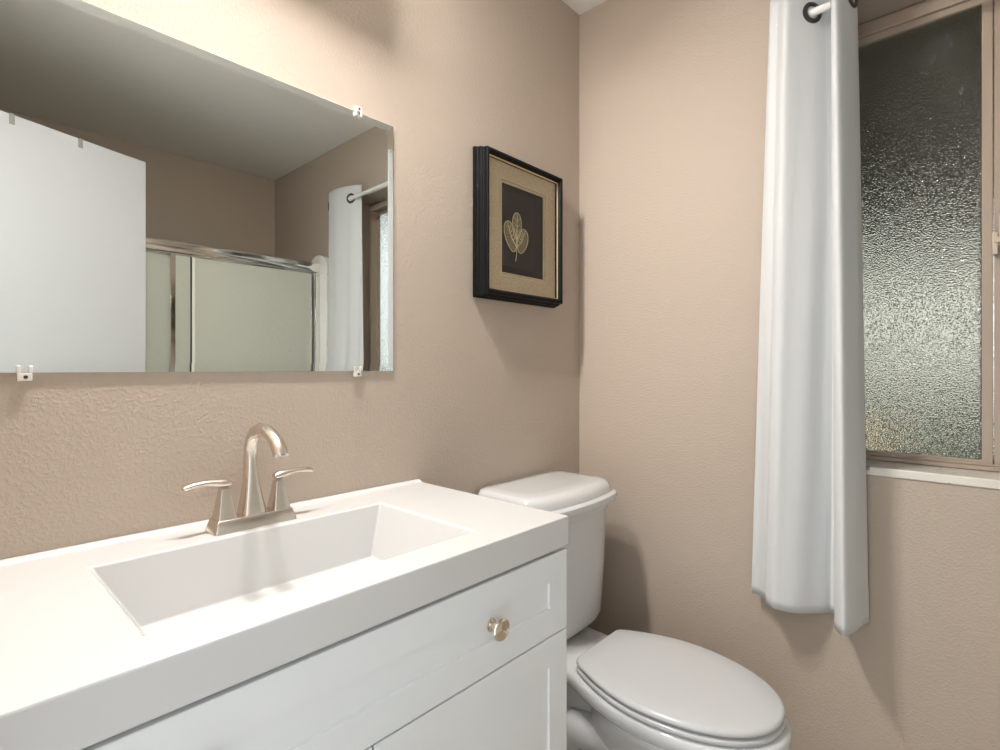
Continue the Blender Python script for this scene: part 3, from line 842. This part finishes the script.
# the leaf
lb = Vector((1.2305, YM - 0.0288, 1.5265)); S = 0.001
def lobe(cx, cz, ang, ra, rb, n=30):
    ca, sa = math.cos(ang), math.sin(ang)
    pts = []
    for k in range(n):
        t = 2 * PI * k / n
        u, w = ra * math.cos(t), rb * math.sin(t) * (1 + 0.16 * math.cos(t))
        pts.append((cx + ca * u - sa * w, cz + sa * u + ca * w))
    return pts
lobes = [(0.001, 0.066, PI * 0.49, 0.041, 0.0205), (-0.028, 0.029, PI * 0.615, 0.047, 0.0245), (0.027, 0.023, PI * 0.395, 0.040, 0.0235)]
leaf = None
bm = bmesh.new()
outl = []
for i, (a, b, c, d, e) in enumerate(lobes):
    pts = lobe(a, b, c, d, e)
    outl.append(pts)
    o0 = 0.0004 * i
    loft(bm, [[(lb.x + x, lb.y - o0, lb.z + z) for x, z in pts], [(lb.x + x, lb.y - o0 - 0.0006, lb.z + z) for x, z in pts]])
leaf = tag(obj('leaf', bm, M['leaf'], pic), 'gold skeleton leaf')
bm = bmesh.new()
for pts in outl:
    q = [(lb.x + x, lb.y - 0.0022, lb.z + z) for x, z in pts] + [(lb.x + pts[0][0], lb.y - 0.0022, lb.z + pts[0][1])]
    tube(bm, q, 0.0011, 6, False)
for (a, b, c, d, e) in lobes:
    ex, ez = a + math.cos(c) * d * 0.93, b + math.sin(c) * d * 0.93
    tube(bm, [(lb.x, lb.y - 0.0024, lb.z), (lb.x + a * 0.8, lb.y - 0.0024, lb.z + b * 0.8), (lb.x + ex, lb.y - 0.0024, lb.z + ez)], [0.0018, 0.0014, 0.0006], 6)
    for t in (0.30, 0.45, 0.6, 0.75):
        for sg in (-1, 1):
            x0, z0 = ex * t, ez * t
            an = c + sg * 0.8
            tube(bm, [(lb.x + x0, lb.y - 0.0023, lb.z + z0), (lb.x + x0 + math.cos(an) * e * 0.8, lb.y - 0.0023, lb.z + z0 + math.sin(an) * e * 0.8)], [0.0009, 0.0005], 5)
tube(bm, [(lb.x, lb.y - 0.0024, lb.z), (lb.x - 0.001, lb.y - 0.0024, lb.z - 0.02), (lb.x - 0.005, lb.y - 0.0024, lb.z - 0.043)], [0.0013, 0.0010, 0.0013], 8)
obj('veins', bm, M['stem'], leaf)
obj('glazing', B(px0 + 0.0276, px1 - 0.0276, YM - 0.0385, YM - 0.0372, pz0 + 0.0283, pz1 - 0.0245), M['picture_glass'], pic)

# ================================================================== CURTAINS AND ROD
RX, RZ = 1.535, 2.064
rod = thing('curtain_rod', (RX, 0.0, RZ), 'slim white curtain rod across the top of the window', 'curtain rod')
bm = bmesh.new(); tube(bm, [(RX, -0.530, RZ), (RX, 0.405, RZ)], 0.0098, 20, True)
obj('rod_tube', bm, M['rod'], rod, auto=50)
for y, s in ((0.405, 1), (-0.530, -1)):
    bm = bmesh.new(); lathe(bm, [(0, 0.0099), (0.001, 0.0118), (0.010, 0.0118), (0.014, 0.006), (0.015, 0.0)], (RX, y, RZ), (0, s, 0), 20)
    obj('finial', bm, M['rod'], rod, auto=40)
for y in (0.394, -0.520):
    bm = bmesh.new(); box(bm, RX + 0.0102, XR - 0.004, y - 0.006, y + 0.006, RZ - 0.005, RZ + 0.003); box(bm, XR - 0.004, XR - 0.0005, y - 0.012, y + 0.012, RZ - 0.028, RZ + 0.024)
    obj('bracket', bm, M['rod'], rod, bevel=0.001)

def curtain(top, bot, ztop, zbot, label, wav):
    n, mrows = 150, 70
    T, Bt = catmull([(x, y, 0) for x, y in top], n), catmull([(x, y, 0) for x, y in bot], n)
    yc = sum(p.y for p in T) / n
    ct = thing('window_curtain', (RX, yc, zbot), label, 'curtain', 'white curtains on the window rod')
    bm = bmesh.new(); grid = []
    for r in range(mrows + 1):
        f = r / mrows
        z = ztop + (zbot - ztop) * f
        e = f ** 0.9
        row = []
        for k in range(n):
            p = T[k].lerp(Bt[k], e)
            u = k / (n - 1)
            w = wav * math.sin(u * 37 + 2.2 * f) * math.sin(PI * f) * 0.0016 + wav * 0.0016 * math.sin(u * 61 + 5 * f + 1) * f
            if z < zbot + 0.085: w -= 0.0016
            zz = z + (0.005 * math.sin(u * 9.0) * f ** 6)
            row.append(bm.verts.new((min(p.x + w, XR - 0.005), p.y + 0.4 * w, zz)))
        grid.append(row)
    for r in range(mrows):
        for k in range(n - 1):
            bm.faces.new((grid[r][k], grid[r][k + 1], grid[r + 1][k + 1], grid[r + 1][k]))
    pnl = obj('panel', bm, M['cloth'], ct, smooth=True)
    sol = pnl.modifiers.new('thick', 'SOLIDIFY'); sol.thickness = 0.0012; sol.offset = 0
    # hem
    # grommets where the cloth crosses the rod
    fr = (ztop - RZ) / (ztop - zbot); e = fr ** 0.9
    C = [T[k].lerp(Bt[k], e) for k in range(n)]
    for k in range(n - 1):
        a, b = C[k], C[k + 1]
        if (a.x - RX) * (b.x - RX) <= 0 and abs(a.x - b.x) > 1e-6:
            t = (RX - a.x) / (b.x - a.x)
            c = a.lerp(b, t); c.z = RZ
            tn = (C[min(k + 3, n - 1)] - C[max(k - 2, 0)]); tn.z = 0; tn.normalize()
            nm = Vector((tn.y, -tn.x, 0))
            bm = bmesh.new(); seg = 36; rings = []
            ring_prof = [(0.0160, -0.003), (0.0160, 0.003), (0.0180, 0.0042), (0.0245, 0.0036), (0.0270, 0.0016), (0.0270, -0.0016), (0.0245, -0.0036), (0.0180, -0.0042)]
            for q in range(seg):
                an = 2 * PI * q / seg
                d = tn * math.cos(an) + Vector((0, 0, 1)) * math.sin(an)
                rings.append([c + d * rad + nm * off for rad, off in ring_prof])
            rings.append(rings[0])
            vr = [[bm.verts.new(p) for p in rg] for rg in rings[:-1]]
            for q in range(seg):
                A_, B_ = vr[q], vr[(q + 1) % seg]
                for w in range(8):
                    x = (w + 1) % 8
                    bm.faces.new((A_[w], A_[x], B_[x], B_[w]))
            tag(obj('grommet', bm, M['dark_metal'], ct, auto=40), 'dark metal grommet')
    return ct

c1_top = [(1.530, 0.4300), (1.520, 0.424), (1.522, 0.408), (1.505, 0.397), (1.484, 0.380), (1.500, 0.360), (1.535, 0.331), (1.575, 0.305), (1.589, 0.290), (1.560, 0.284), (1.500, 0.284), (1.476, 0.275), (1.490, 0.262), (1.535, 0.247), (1.568, 0.243)]
c1_bot = [(1.580, 0.494), (1.570, 0.468), (1.545, 0.444), (1.524, 0.440), (1.514, 0.420), (1.519, 0.392), (1.550, 0.350), (1.590, 0.318), (1.604, 0.300), (1.575, 0.287), (1.510, 0.279), (1.474, 0.262), (1.474, 0.245), (1.535, 0.232), (1.600, 0.222)]
curtain(c1_top, c1_bot, 2.134, 0.520, 'white grommet curtain panel between the toilet and the obscured window', 1.0)
c2_top = [(1.590, -0.572), (1.582, -0.584), (1.556, -0.580), (1.545, -0.560), (1.520, -0.520), (1.508, -0.440), (1.518, -0.370), (1.535, -0.319), (1.556, -0.280), (1.562, -0.262)]
c2_bot = [(1.590, -0.575), (1.580, -0.588), (1.555, -0.580), (1.540, -0.560), (1.515, -0.520), (1.520, -0.450), (1.545, -0.390), (1.550, -0.340), (1.570, -0.300), (1.585, -0.272)]
curtain(c2_top, c2_bot, 2.132, 0.520, 'white grommet curtain panel near the shower, seen only in the mirror', 1.0)

# added lantern shape that makes the warm glow behind the obscured glass
ln = thing('glow_lantern', (2.95, 0.52, 0.45), 'lantern shape added for the warm glow behind the lower window glass', 'lantern')
bm = bmesh.new(); lathe(bm, [(0, 0.05), (0.30, 0.06)], (2.95, 0.52, 0.52), (0, 0, 1), 20)
obj('lamp_glass', bm, M['lantern'], ln, auto=40)
bm = bmesh.new(); lathe(bm, [(0, 0.08), (0.02, 0.07), (0.06, 0.02), (0.07, 0.0)], (2.95, 0.52, 0.822), (0, 0, 1), 20); lathe(bm, [(-0.67, 0.10), (-0.65, 0.10), (-0.64, 0.03), (-0.03, 0.03), (-0.02, 0.08), (-0.001, 0.08)], (2.95, 0.52, 0.52), (0, 0, 1), 20)
obj('post', bm, M['dark_metal'], ln, auto=40)
